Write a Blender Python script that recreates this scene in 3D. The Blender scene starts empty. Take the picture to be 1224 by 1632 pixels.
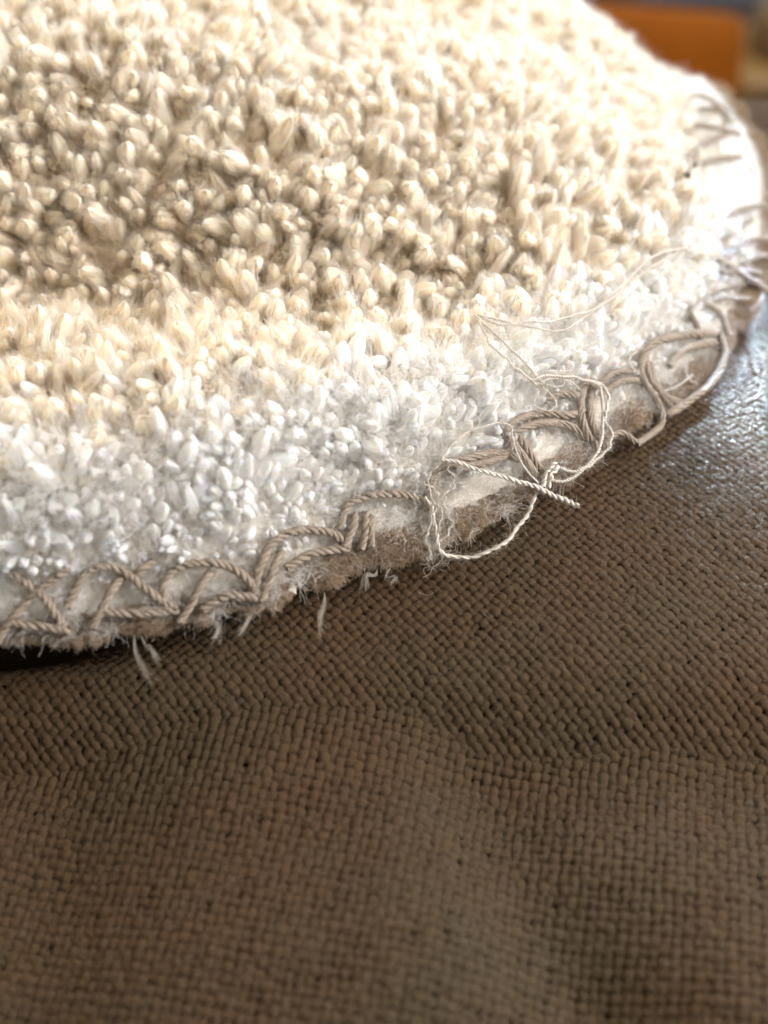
import bpy, math, random
import numpy as np
from mathutils import Vector, Matrix, Quaternion

# ------------------------------------------------------------------ camera, world, lights
scene = bpy.context.scene
C = scene.collection
R_ = math.radians
PITCH = R_(45.0)
CAM = np.array([0.0, 0.0, 0.150])
FPX = 816.0 / math.tan(R_(22.5))          # focal length in photograph pixels (1224 x 1632)

cam_d = bpy.data.cameras.new("camera")
cam = bpy.data.objects.new("camera", cam_d)
C.objects.link(cam)
cam.location = CAM
cam.rotation_euler = (R_(90.0) - PITCH, 0, 0)
cam_d.sensor_fit = 'VERTICAL'
cam_d.sensor_height = 24.0
cam_d.lens = 12.0 / math.tan(R_(22.5))
cam_d.clip_start = 0.005
cam_d.clip_end = 50.0
cam_d.dof.use_dof = True
cam_d.dof.focus_distance = 0.208
cam_d.dof.aperture_fstop = 5.8
scene.camera = cam

world = bpy.data.worlds.new("World")
scene.world = world
world.use_nodes = True
wb = world.node_tree.nodes["Background"]
wb.inputs[0].default_value = (1.0, 0.93, 0.84, 1)
wb.inputs[1].default_value = 0.36

def area_light(name, loc, target, size, power, color):
    d = bpy.data.lights.new(name, 'AREA')
    d.shape = 'RECTANGLE'
    d.size, d.size_y = size
    d.energy = power
    d.color = color
    o = bpy.data.objects.new(name, d)
    C.objects.link(o)
    o.location = loc
    v = Vector(target) - Vector(loc)
    o.rotation_euler = v.to_track_quat('-Z', 'Y').to_euler()
    return o
# a warm lamp-lit / sunlit side at the back left, a cool window at the right
area_light("warm_window", (-0.80, 0.66, 0.50), (-0.02, 0.22, 0.03), (0.5, 0.5), 8.2, (1.0, 0.79, 0.49))
area_light("back_rim", (-0.15, 1.25, 0.42), (-0.02, 0.24, 0.05), (0.7, 0.35), 4.2, (1.0, 0.93, 0.82))  # rim lamp added to brighten the top of the pile
area_light("cool_window", (0.46, 1.12, 0.48), (0.07, 0.2, 0.0), (0.5, 0.35), 8.0, (0.55, 0.75, 1.0))
area_light("room_fill", (0.58, 0.12, 0.40), (0.0, 0.17, 0.0), (0.35, 0.35), 8.6, (1.0, 0.965, 0.94))  # unseen fill lamp added at the right to lift fleece and sofa

# narrow lamp added for the patch of sky light on the sofa
shaft = area_light("sky_light_shaft", (0.103 + 0.50, 0.177 + 0.84, 0.52), (0.103, 0.177, -0.006), (0.066, 0.021), 0.38, (0.42, 0.68, 1.0))
shaft.data.spread = R_(2.6)

scene.view_settings.view_transform = 'Standard'
scene.view_settings.look = 'None'
scene.view_settings.exposure = 0.0
scene.view_settings.gamma = 1.0
scene.view_settings.use_curve_mapping = False
scene.render.engine = 'CYCLES'
cy = scene.cycles
cy.max_bounces = 10
cy.diffuse_bounces = 9
cy.use_adaptive_sampling = True
cy.adaptive_threshold = 0.05
cy.adaptive_min_samples = 16
cy.glossy_bounces = 3
cy.transmission_bounces = 16
cy.transparent_max_bounces = 8
cy.sample_clamp_indirect = 6.0
cy.caustics_reflective = False
cy.caustics_refractive = False
cy.use_denoising = True
try:
    cy.denoiser = 'OPENIMAGEDENOISE'
    cy.denoising_input_passes = 'RGB_ALBEDO_NORMAL'
except Exception:
    pass

rng = np.random.default_rng(7)
random.seed(7)

# ------------------------------------------------------------------ maths helpers
cp, sp_ = math.cos(PITCH), math.sin(PITCH)
FWD = np.array([0.0, cp, -sp_]); UP = np.array([0.0, sp_, cp]); RT = np.array([1.0, 0, 0])

def ray(px, py):
    d = RT * ((px - 612.0) / FPX) + UP * ((816.0 - py) / FPX) + FWD
    return d
def on_plane(px, py, z):
    d = ray(px, py)
    return CAM + d * ((z - CAM[2]) / d[2])
def project(P):
    v = P - CAM
    dep = v @ FWD
    return 612 + FPX * (v @ RT) / dep, 816 - FPX * (v @ UP) / dep, dep
def smooth(t):
    t = np.clip(t, 0, 1)
    return t * t * (3 - 2 * t)
def softplus(x, w):
    return w * np.logaddexp(0, x / w)
def lump(x, y, s, seed):
    """cheap smooth value noise: a sum of a few random plane waves"""
    r = np.random.default_rng(seed)
    out = 0
    for k in range(7):
        a = r.uniform(0, 2 * np.pi); f = r.uniform(0.6, 1.6) / s; ph = r.uniform(0, 6.28)
        out = out + np.sin((x * np.cos(a) + y * np.sin(a)) * f * 2 * np.pi + ph)
    return out / 3.0
def catmull(pts, n):
    P = np.asarray(pts, float)
    if len(P) == 2:
        return P[0] + (P[1] - P[0]) * np.linspace(0, 1, n)[:, None]
    P = np.vstack([2 * P[0] - P[1], P, 2 * P[-1] - P[-2]])
    seg = len(P) - 3
    out = []
    for t in np.linspace(0, seg - 1e-6, n):
        i = int(t); u = t - i
        p0, p1, p2, p3 = P[i:i + 4]
        out.append(0.5 * ((2 * p1) + (-p0 + p2) * u + (2 * p0 - 5 * p1 + 4 * p2 - p3) * u * u + (-p0 + 3 * p1 - 3 * p2 + p3) * u ** 3))
    return np.array(out)

def mesh_from(name, V, F, mat=None, smooth_shade=True, attr=None):
    """V (n,3), F (m,k) with k 3 or 4"""
    V = np.ascontiguousarray(V, np.float32); F = np.ascontiguousarray(F, np.int32)
    me = bpy.data.meshes.new(name)
    k = F.shape[1]
    me.vertices.add(len(V)); me.vertices.foreach_set("co", V.ravel())
    me.loops.add(F.size); me.loops.foreach_set("vertex_index", F.ravel())
    me.polygons.add(len(F))
    me.polygons.foreach_set("loop_start", np.arange(0, F.size, k, dtype=np.int32))
    me.polygons.foreach_set("loop_total", np.full(len(F), k, np.int32))
    me.polygons.foreach_set("use_smooth", np.full(len(F), smooth_shade))
    if attr is not None:
        for an, data in attr.items():
            a = me.attributes.new(an, 'FLOAT_VECTOR', 'POINT')
            a.data.foreach_set("vector", np.ascontiguousarray(data, np.float32).ravel())
    me.update(calc_edges=True)
    if mat: me.materials.append(mat)
    return me
def obj(name, me, parent=None, **props):
    o = bpy.data.objects.new(name, me)
    C.objects.link(o)
    if parent: o.parent = parent
    for k, v in props.items(): o[k] = v
    return o
def empty(name, loc, **props):
    o = bpy.data.objects.new(name, None)
    C.objects.link(o)
    o.location = loc; o.empty_display_size = 0.02
    for k, v in props.items(): o[k] = v
    return o

def tubes(paths, radii, sides=3, cap=False):
    """paths (n,k,3), radii (n,k) -> V, F (quads); all tubes have k rings"""
    n, k, _ = paths.shape
    T = np.gradient(paths, axis=1)
    T /= np.linalg.norm(T, axis=2, keepdims=True) + 1e-12
    ref = np.where(np.abs(T[:, :, :1]) < 0.8, np.array([1.0, 0, 0]), np.array([0, 1.0, 0]))
    # one reference per tube keeps the rings from twisting
    ref = np.repeat(ref[:, k // 2:k // 2 + 1, :], k, axis=1)
    N = np.cross(T, ref); N /= np.linalg.norm(N, axis=2, keepdims=True) + 1e-12
    B = np.cross(T, N)
    ang = np.arange(sides) * 2 * np.pi / sides
    V = paths[:, :, None, :] + radii[:, :, None, None] * (N[:, :, None, :] * np.cos(ang)[:, None] + B[:, :, None, :] * np.sin(ang)[:, None])
    V = V.reshape(-1, 3)
    base = (np.arange(n) * k * sides)[:, None, None] + (np.arange(k - 1) * sides)[None, :, None]
    s = np.arange(sides)[None, None, :]; s2 = (np.arange(sides) + 1) % sides
    a = base + s; b = base + s2[None, None, :]
    F = np.stack([a, b, b + sides, a + sides], axis=-1).reshape(-1, 4)
    return V, F
def join(parts):
    Vs, Fs, off = [], [], 0
    for V, F in parts:
        Vs.append(V); Fs.append(F + off); off += len(V)
    return np.vstack(Vs), np.vstack(Fs)

# ------------------------------------------------------------------ materials
def new_mat(name):
    m = bpy.data.materials.new(name); m.use_nodes = True
    nt = m.node_tree
    for n in list(nt.nodes): nt.nodes.remove(n)
    out = nt.nodes.new("ShaderNodeOutputMaterial")
    return m, nt, out
def L(nt, a, b): nt.links.new(a, b)

def fibre_mat(name, col, col2, trans=0.4, gloss=0.06, rough=0.5):
    m, nt, out = new_mat(name)
    info = nt.nodes.new("ShaderNodeObjectInfo")
    mix = nt.nodes.new("ShaderNodeMix"); mix.data_type = 'RGBA'
    mix.inputs[6].default_value = (*col, 1); mix.inputs[7].default_value = (*col2, 1)
    L(nt, info.outputs["Random"], mix.inputs[0])
    dif = nt.nodes.new("ShaderNodeBsdfDiffuse"); tr = nt.nodes.new("ShaderNodeBsdfTranslucent")
    gl = nt.nodes.new("ShaderNodeBsdfGlossy"); gl.inputs["Roughness"].default_value = rough
    gl.inputs["Color"].default_value = (1, 1, 1, 1)
    L(nt, mix.outputs[2], dif.inputs[0]); L(nt, mix.outputs[2], tr.inputs[0])
    m1 = nt.nodes.new("ShaderNodeMixShader"); m1.inputs[0].default_value = trans
    L(nt, dif.outputs[0], m1.inputs[1]); L(nt, tr.outputs[0], m1.inputs[2])
    m2 = nt.nodes.new("ShaderNodeMixShader"); m2.inputs[0].default_value = gloss
    L(nt, m1.outputs[0], m2.inputs[1]); L(nt, gl.outputs[0], m2.inputs[2])
    L(nt, m2.outputs[0], out.inputs[0])
    return m
def pile_mat(name, col, col2, rad=0.0009, gloss=0.0):
    m, nt, out = new_mat(name)
    info = nt.nodes.new("ShaderNodeObjectInfo")
    mix = nt.nodes.new("ShaderNodeMix"); mix.data_type = 'RGBA'
    mix.inputs[6].default_value = (*col, 1); mix.inputs[7].default_value = (*col2, 1)
    L(nt, info.outputs["Random"], mix.inputs[0])
    b = nt.nodes.new("ShaderNodeBsdfPrincipled")
    L(nt, mix.outputs[2], b.inputs["Base Color"])
    b.subsurface_method = 'RANDOM_WALK'
    b.inputs["Subsurface Weight"].default_value = 1.0
    b.inputs["Subsurface Radius"].default_value = (1.0, 0.80, 0.55)
    b.inputs["Subsurface Scale"].default_value = rad
    b.inputs["Roughness"].default_value = 0.8
    b.inputs["Specular IOR Level"].default_value = gloss
    tc = nt.nodes.new("ShaderNodeTexCoord")
    mp = nt.nodes.new("ShaderNodeMapping"); mp.inputs["Scale"].default_value = (6000, 6000, 500)
    noi = nt.nodes.new("ShaderNodeTexNoise"); noi.inputs["Scale"].default_value = 1.0; noi.inputs["Detail"].default_value = 2.0
    L(nt, tc.outputs["Object"], mp.inputs[0]); L(nt, mp.outputs[0], noi.inputs["Vector"])
    bp = nt.nodes.new("ShaderNodeBump"); bp.inputs["Strength"].default_value = 0.7; bp.inputs["Distance"].default_value = 0.0002
    L(nt, noi.outputs[0], bp.inputs["Height"]); L(nt, bp.outputs[0], b.inputs["Normal"])
    L(nt, b.outputs[0], out.inputs[0])
    return m
M_PILE = pile_mat("cream_fleece_pile", (0.93, 0.85, 0.72), (0.91, 0.81, 0.66))
M_WHITE = pile_mat("cool_lit_fleece_locks", (0.97, 0.95, 0.92), (0.96, 0.935, 0.895), 0.0014)  # whiter than the pile: the border's cooler light put into the colour
M_WOOL = fibre_mat("cream_fleece_pile", (0.945, 0.875, 0.75), (0.93, 0.84, 0.69), 0.45)
M_FLUFF = fibre_mat("cool_lit_fleece_border", (0.975, 0.96, 0.935), (0.965, 0.945, 0.91), 0.08, 0.02)  # border fibres whitened likewise, cool light carried by their colour
M_BACK = fibre_mat("tan_fleece_backing", (0.46, 0.33, 0.21), (0.58, 0.44, 0.30), 0.20)
M_THREAD = fibre_mat("pale_sewing_thread", (0.80, 0.74, 0.66), (0.74, 0.67, 0.58), 0.15, 0.14, 0.32)

def yarn_mat(name, c1, c2, bump=0.5, spec=0.40, rough=0.55, patchy=False, nscale=1.0):
    m, nt, out = new_mat(name)
    at = nt.nodes.new("ShaderNodeAttribute"); at.attribute_name = "yarn"
    noi = nt.nodes.new("ShaderNodeTexNoise"); noi.inputs["Scale"].default_value = nscale
    noi.inputs["Detail"].default_value = 5.0
    L(nt, at.outputs["Vector"], noi.inputs["Vector"])
    ramp = nt.nodes.new("ShaderNodeMix"); ramp.data_type = 'RGBA'
    ramp.inputs[6].default_value = (*c1, 1); ramp.inputs[7].default_value = (*c2, 1)
    L(nt, noi.outputs[0], ramp.inputs[0])
    b = nt.nodes.new("ShaderNodeBsdfPrincipled")
    col = ramp.outputs[2]
    if patchy:                                   # slow noise: slightly redder and greyer patches
        tc = nt.nodes.new("ShaderNodeTexCoord")
        n2 = nt.nodes.new("ShaderNodeTexNoise"); n2.inputs["Scale"].default_value = 38.0; n2.inputs["Detail"].default_value = 3.0
        L(nt, tc.outputs["Object"], n2.inputs["Vector"])
        hs = nt.nodes.new("ShaderNodeMix"); hs.data_type = 'RGBA'; hs.blend_type = 'MULTIPLY'; hs.inputs[0].default_value = 1.0
        rp = nt.nodes.new("ShaderNodeValToRGB")
        rp.color_ramp.elements[0].position = 0.3; rp.color_ramp.elements[0].color = (1.12, 0.94, 0.86, 1)
        rp.color_ramp.elements[1].position = 0.7; rp.color_ramp.elements[1].color = (0.92, 0.98, 0.98, 1)
        L(nt, n2.outputs[0], rp.inputs[0]); L(nt, col, hs.inputs[6]); L(nt, rp.outputs[0], hs.inputs[7])
        col = hs.outputs[2]
    L(nt, col, b.inputs["Base Color"])
    b.inputs["Roughness"].default_value = rough
    b.inputs["Specular IOR Level"].default_value = spec
    b.inputs["Sheen Weight"].default_value = 0.0
    b.inputs["Sheen Roughness"].default_value = 0.4
    bp = nt.nodes.new("ShaderNodeBump"); bp.inputs["Strength"].default_value = bump
    bp.inputs["Distance"].default_value = 0.00022
    L(nt, noi.outputs[0], bp.inputs["Height"]); L(nt, bp.outputs[0], b.inputs["Normal"])
    L(nt, b.outputs[0], out.inputs[0])
    return m
M_WEAVE = yarn_mat("taupe_upholstery_yarn", (0.042, 0.0258, 0.0118), (0.118, 0.0770, 0.0385), 1.0, spec=0.28, rough=0.78, patchy=True, nscale=1.9)
M_STITCH = yarn_mat("taupe_stitch_yarn", (0.21, 0.165, 0.125), (0.46, 0.38, 0.305), 0.8)

def plain_mat(name, col, rough=0.8, col2=None, scale=60.0, bump=0.0, spec=0.3):
    m, nt, out = new_mat(name)
    b = nt.nodes.new("ShaderNodeBsdfPrincipled")
    b.inputs["Roughness"].default_value = rough
    b.inputs["Specular IOR Level"].default_value = spec
    tc = nt.nodes.new("ShaderNodeTexCoord")
    noi = nt.nodes.new("ShaderNodeTexNoise"); noi.inputs["Scale"].default_value = scale
    noi.inputs["Detail"].default_value = 5
    L(nt, tc.outputs["Object"], noi.inputs["Vector"])
    mx = nt.nodes.new("ShaderNodeMix"); mx.data_type = 'RGBA'
    mx.inputs[6].default_value = (*col, 1); mx.inputs[7].default_value = (*(col2 or col), 1)
    L(nt, noi.outputs[0], mx.inputs[0]); L(nt, mx.outputs[2], b.inputs["Base Color"])
    if bump:
        bp = nt.nodes.new("ShaderNodeBump"); bp.inputs["Strength"].default_value = bump; bp.inputs["Distance"].default_value = 0.002
        L(nt, noi.outputs[0], bp.inputs["Height"]); L(nt, bp.outputs[0], b.inputs["Normal"])
    L(nt, b.outputs[0], out.inputs[0])
    return m
M_LINING = plain_mat("dark_upholstery_lining", (0.045, 0.026, 0.011), 0.9)
M_SCRIM = plain_mat("fleece_knit_base", (0.84, 0.79, 0.71), 0.9, (0.78, 0.71, 0.62), 900)

# ------------------------------------------------------------------ shapes of the place: sofa top, front panel, blanket
def sofa_z0(x, y):
    """upholstered top without the hollow at the left"""
    r = y - (0.152 - 0.05 * (x - 0.04))
    z = -(0.24 * softplus(-r, 0.005) + 0.09 * softplus(r, 0.006))
    z = z - 0.75 * softplus(0.1190 + 0.01 * x - y, 0.0026)              # rolls down at the front edge
    z = z - 1.3 * softplus(y - 0.342 + 0.03 * (x - 0.08), 0.004)         # rounds off at the back
    return z
def sofa_z(x, y):
    z = sofa_z0(x, y) + 0.0006 * lump(x, y, 0.06, 3)
    hollow = np.exp(-(((x + 0.084) / 0.032) ** 2 + ((y - 0.126) / 0.017) ** 2))
    return z - 0.024 * hollow * smooth((y - 0.121) / 0.010)
def front_z(x, y):
    z = -0.0125 + 0.22 * (y - 0.110) - 0.004 * smooth((x + 0.01) / 0.03) * np.exp(-((y - 0.107) / 0.010) ** 2)
    z = z + 0.0045 * np.exp(-(((x - 0.004) / 0.024) ** 2 + ((y - 0.074) / 0.018) ** 2))
    z = z + 0.0055 * np.exp(-(((x - 0.052) / 0.014) ** 2 + ((y - 0.070) / 0.02) ** 2))
    z = z - 0.0050 * np.exp(-(((x - 0.027 + 0.3 * (y - 0.07)) / 0.010) ** 2 + ((y - 0.075) / 0.03) ** 2))
    z = z - 0.006 * smooth((-0.025 - x) / 0.03)
    return z + 0.0004 * lump(x, y, 0.03, 9)

EDGE_PX = [(-260, 1030), (-120, 1022), (0, 1012), (120, 1003), (230, 985), (330, 968), (430, 945), (520, 905),
           (600, 878), (690, 850), (780, 810), (870, 755), (960, 695), (1050, 635), (1120, 580), (1165, 520),
           (1200, 450), (1218, 370), (1222, 300), (1205, 240), (1172, 188), (1128, 146)]
edge = []
for px, py in EDGE_PX:
    p_ = on_plane(px, py, 0.004)
    for _ in range(8):
        p_ = on_plane(px, py, float(sofa_z0(p_[0], max(p_[1], 0.143))) + 0.0050)
    edge.append(p_[:2])
edge += [np.array(p) for p in [(0.066, 0.325), (0.03, 0.35), (-0.03, 0.37), (-0.10, 0.37), (-0.16, 0.36), (-0.18, 0.28), (-0.17, 0.19), (-0.14, 0.15)]]
EDGE = catmull(np.array(edge + [edge[0]]), 420)
def edge_dist(x, y):
    """signed distance to the blanket's edge, positive inside"""
    x = np.asarray(x, float); y = np.asarray(y, float)
    shp = x.shape
    P = np.stack([x.ravel(), y.ravel()], 1)
    A = EDGE[:-1]; B = EDGE[1:]; AB = B - A
    ll = (AB ** 2).sum(1) + 1e-18
    out = np.empty(len(P)); ins = np.empty(len(P), bool)
    for s in range(0, len(P), 20000):
        Q = P[s:s + 20000]
        AP = Q[:, None, :] - A[None]
        t = np.clip((AP * AB[None]).sum(2) / ll, 0, 1)
        D = AP - t[..., None] * AB[None]
        out[s:s + 20000] = np.sqrt((D ** 2).sum(2).min(1))
        yc = (A[None, :, 1] > Q[:, None, 1]) != (B[None, :, 1] > Q[:, None, 1])
        with np.errstate(divide='ignore', invalid='ignore'):
            xi = A[None, :, 0] + (Q[:, None, 1] - A[None, :, 1]) / (B - A)[None, :, 1] * AB[None, :, 0]
        ins[s:s + 20000] = (np.sum(yc & (Q[:, None, 0] < xi), 1) % 2) == 1
    return np.where(ins, out, -out).reshape(shp)
def blanket_z(x, y, d=None):
    """knit base of the fleece (the pile stands on it); falls away outside the edge"""
    if d is None: d = edge_dist(x, y)
    amp = (0.016 - 0.006 * smooth((x + 0.04) / 0.10)) * (1 - 0.65 * smooth((x - 0.045) / 0.03) * smooth((y - 0.20) / 0.06))
    roll = amp * smooth((d + 0.002) / 0.019)
    # beyond a dip the blanket rises to a broad rounded plateau that falls off towards its right edge
    rise = smooth((y - 0.174 + 0.08 * np.clip(x, -0.1, 0.05)) / 0.060)
    fx = 1.0 - smooth((x - 0.008) / 0.085)
    hill = (0.0225 + 0.007 * smooth((-x + 0.01) / 0.06)) * rise * fx
    dip = -0.007 * np.exp(-(((x + 0.075) / 0.05) ** 2 + ((y - 0.186) / 0.014) ** 2))
    z = sofa_z0(x, np.maximum(y, 0.143)) + 0.0055 + roll + (hill + dip) * smooth(d / 0.02) + 0.0011 * lump(x, y, 0.035, 5) * smooth(d / 0.01)
    return z - np.clip(-d, 0, 0.006) * 1.0
def grid_normal(fn, x, y, e=0.0006):
    zx = (fn(x + e, y) - fn(x - e, y)) / (2 * e); zy = (fn(x, y + e) - fn(x, y - e)) / (2 * e)
    N = np.stack([-zx, -zy, np.ones_like(zx)], -1)
    return N / np.linalg.norm(N, axis=-1, keepdims=True)

# ------------------------------------------------------------------ sofa
sofa = empty("sofa", (0.0, 0.15, -0.03), label="grey-brown coarse woven sofa under the fleece blanket", category="sofa")
sofa_off = -np.array(sofa.location)
def weave(zfn, x0, x1, y0, y1, theta, pitch, keep, seed):
    """plain weave: warp and weft yarns as bent half tubes that pass over and under each other"""
    r = np.random.default_rng(seed)
    ct, st = math.cos(theta), math.sin(theta)
    cx, cyy = (x0 + x1) / 2, (y0 + y1) / 2
    half = math.hypot(x1 - x0, y1 - y0) / 2
    n = int(half / pitch) + 1
    RINGS, SIDES = 5, 5
    Vs, Fs, As, off = [], [], [], 0
    ang = np.linspace(R_(-112), R_(112), SIDES)
    for fam in (0, 1):
        for j in range(-n, n + 1):
            m = 2 * n * RINGS
            s = (np.arange(m + 1) / RINGS - n) * pitch
            wob = pitch * (0.07 * np.sin(s / pitch * 0.9 + r.uniform(0, 6)) + 0.05 * np.sin(s / pitch * 2.3 + r.uniform(0, 6)) + r.normal(0, 0.09))
            c = j * pitch + wob
            a, b = (s, c) if fam == 0 else (c, s)
            x = cx + ct * a - st * b; y = cyy + st * a + ct * b
            inb = (x > x0) & (x < x1) & (y > y0) & (y < y1)
            if inb.sum() < 3: continue
            idx = np.where(inb)[0]; lo, hi = idx[0], idx[-1] + 1
            x, y, s_, = x[lo:hi], y[lo:hi], s[lo:hi]
            ok = keep(x, y)
            if ok.sum() < 3: continue
            e = 0.0004
            z = zfn(x, y); zx = (zfn(x + e, y) - zfn(x - e, y)) / (2 * e); zy = (zfn(x, y + e) - zfn(x, y - e)) / (2 * e)
            N = np.stack([-zx, -zy, np.ones_like(z)], 1); N /= np.linalg.norm(N, axis=1, keepdims=True)
            P = np.stack([x, y, z], 1)
            T = np.gradient(P, axis=0); T /= np.linalg.norm(T, axis=1, keepdims=True)
            S = np.cross(N, T); S /= np.linalg.norm(S, axis=1, keepdims=True)
            ph = np.pi * (s_ / pitch) + np.pi * (j + fam) + np.pi / 2 * 0
            over = np.cos(ph)
            thick = 1 + 0.19 * np.sin(s_ / pitch * 0.7 + r.uniform(0, 6)) + 0.10 * np.sin(s_ / pitch * 1.9 + r.uniform(0, 6)) + r.normal(0, 0.06)
            wid = pitch * 0.53 * thick * (1 + 0.08 * over)
            hei = pitch * 0.20 * thick
            P = P + N * (over * pitch * 0.125 * (1 + 0.35 * np.sin(s_ / pitch * 1.3 + j * 2.1)))[:, None]
            V = P[:, None, :] + S[:, None, :] * (wid[:, None] * np.sin(ang))[..., None] + N[:, None, :] * (hei[:, None] * np.cos(ang))[..., None]
            k = len(x)
            g = np.arange(k - 1)
            g = g[ok[:-1] & ok[1:]]
            a0 = (g[:, None] * SIDES + np.arange(SIDES - 1)[None]) + off
            Fs.append(np.stack([a0, a0 + 1, a0 + 1 + SIDES, a0 + SIDES], -1).reshape(-1, 4))
            Vs.append(V.reshape(-1, 3))
            # yarn coordinates: fibres run along the yarn with a slight twist
            al = (s_ / pitch)[:, None] * 1.3 + ang[None] * 0.5
            ac = np.broadcast_to(ang[None] * 5.5 - (s_ / pitch)[:, None] * 3.0, al.shape)
            idv = np.full(al.shape, j * 7.31 + fam * 131.7 + seed)
            As.append(np.stack([al, ac, idv], -1).reshape(-1, 3))
            off += V.shape[0] * SIDES
    return np.vstack(Vs), np.vstack(Fs), np.vstack(As)

def keep_top(x, y):
    d = edge_dist(x, y)
    return (d < 0.006) & (sofa_z(x, y) > -0.05) & (y > 0.0975)
V, F, A = weave(sofa_z, -0.105, 0.16, 0.096, 0.352, R_(41), 0.00138, keep_top, 1)
obj("top_cover_weave", mesh_from("top_cover_weave", V + sofa_off, F, M_WEAVE, True, {"yarn": A}), sofa, kind="stuff")
n_weave = len(F) * 2
V, F, A = weave(front_z, -0.085, 0.09, 0.052, 0.118, R_(-11), 0.00150, lambda x, y: y < 0.1172, 2)
obj("front_cover_weave", mesh_from("front_cover_weave", V + sofa_off, F, M_WEAVE, True, {"yarn": A}), sofa, kind="stuff")
n_weave += len(F) * 2
def sheet(name, zfn, x0, x1, y0, y1, step, dz, mat, parent, off):
    xs = np.arange(x0, x1 + step, step); ys = np.arange(y0, y1 + step, step)
    X, Y = np.meshgrid(xs, ys)
    Z = zfn(X, Y) + dz
    V = np.stack([X, Y, Z], -1).reshape(-1, 3) + off
    nx, ny = len(xs), len(ys)
    i = (np.arange(ny - 1)[:, None] * nx + np.arange(nx - 1)[None]).ravel()
    F = np.stack([i, i + 1, i + 1 + nx, i + nx], 1)
    return obj(name, mesh_from(name, V, F, mat), parent)
sheet("top_lining", sofa_z, -0.19, 0.20, 0.0965, 0.37, 0.0025, -0.0007, M_LINING, sofa, sofa_off)
sheet("front_lining", front_z, -0.12, 0.13, 0.02, 0.118, 0.0025, -0.0007, M_LINING, sofa, sofa_off)

# fuzz standing off the upholstery
def fuzz_on(zfn, x0, x1, y0, y1, n, keep, seed, lmax=0.0022):
    r = np.random.default_rng(seed)
    x = r.uniform(x0, x1, n); y = r.uniform(y0, y1, n)
    k = keep(x, y); x, y = x[k], y[k]; n = len(x)
    P0 = np.stack([x, y, zfn(x, y) + 0.0006], 1)
    d = r.normal(0, 1, (n, 3)); d[:, 2] = np.abs(d[:, 2]) * 0.5
    d /= np.linalg.norm(d, axis=1, keepdims=True)
    ln = r.uniform(0.0006, lmax, n)
    cv = r.normal(0, 0.5, (n, 3)); cv[:, 2] -= 0.3
    t = np.linspace(0, 1, 4)
    P = P0[:, None] + d[:, None] * (ln[:, None] * t)[..., None] + cv[:, None] * (ln[:, None] * t ** 2)[..., None] * 0.6
    P[:, :, 2] = np.maximum(P[:, :, 2], zfn(P[:, :, 0], P[:, :, 1]) + 0.0004)
    rad = np.repeat((0.000014 * r.uniform(0.7, 1.4, n))[:, None], 4, 1)
    return tubes(P, rad, 3)
fz = join([fuzz_on(sofa_z, -0.08, 0.12, 0.098, 0.30, 42000, lambda x, y: edge_dist(x, y) < 0.0, 21),
           fuzz_on(front_z, -0.075, 0.08, 0.045, 0.106, 16000, lambda x, y: y < 0.110, 22)])
M_FUZZ = fibre_mat("taupe_upholstery_fuzz", (0.15, 0.10, 0.065), (0.20, 0.14, 0.09), 0.2)
obj("cover_fuzz", mesh_from("cover_fuzz", fz[0] + sofa_off, fz[1], M_FUZZ), sofa, kind="stuff")

# ------------------------------------------------------------------ blanket
blanket = empty("fleece_blanket", (0.0, 0.2, 0.0), label="cream sherpa fleece blanket with frayed taupe edge stitching lying on the sofa", category="blanket")
boff = -np.array(blanket.location)
# knit base sheet that carries the pile
step = 0.0016
xs = np.arange(-0.19, 0.125, step); ys = np.arange(0.10, 0.385, step)
X, Y = np.meshgrid(xs, ys)
D = edge_dist(X, Y)
Z = blanket_z(X, Y, D)
nx = len(xs)
i = (np.arange(len(ys) - 1)[:, None] * nx + np.arange(nx - 1)[None])
ok = (D[:-1, :-1] > -0.0018) & (D[1:, 1:] > -0.0018) & (D[1:, :-1] > -0.0018) & (D[:-1, 1:] > -0.0018)
i = i[ok]
V = np.stack([X, Y, Z], -1).reshape(-1, 3) + boff
F = np.stack([i, i + 1, i + 1 + nx, i + nx], 1)
used = np.unique(F); remap = np.zeros(len(V), int); remap[used] = np.arange(len(used))
obj("knit_base", mesh_from("knit_base", V[used], remap[F], M_SCRIM), blanket)

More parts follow.
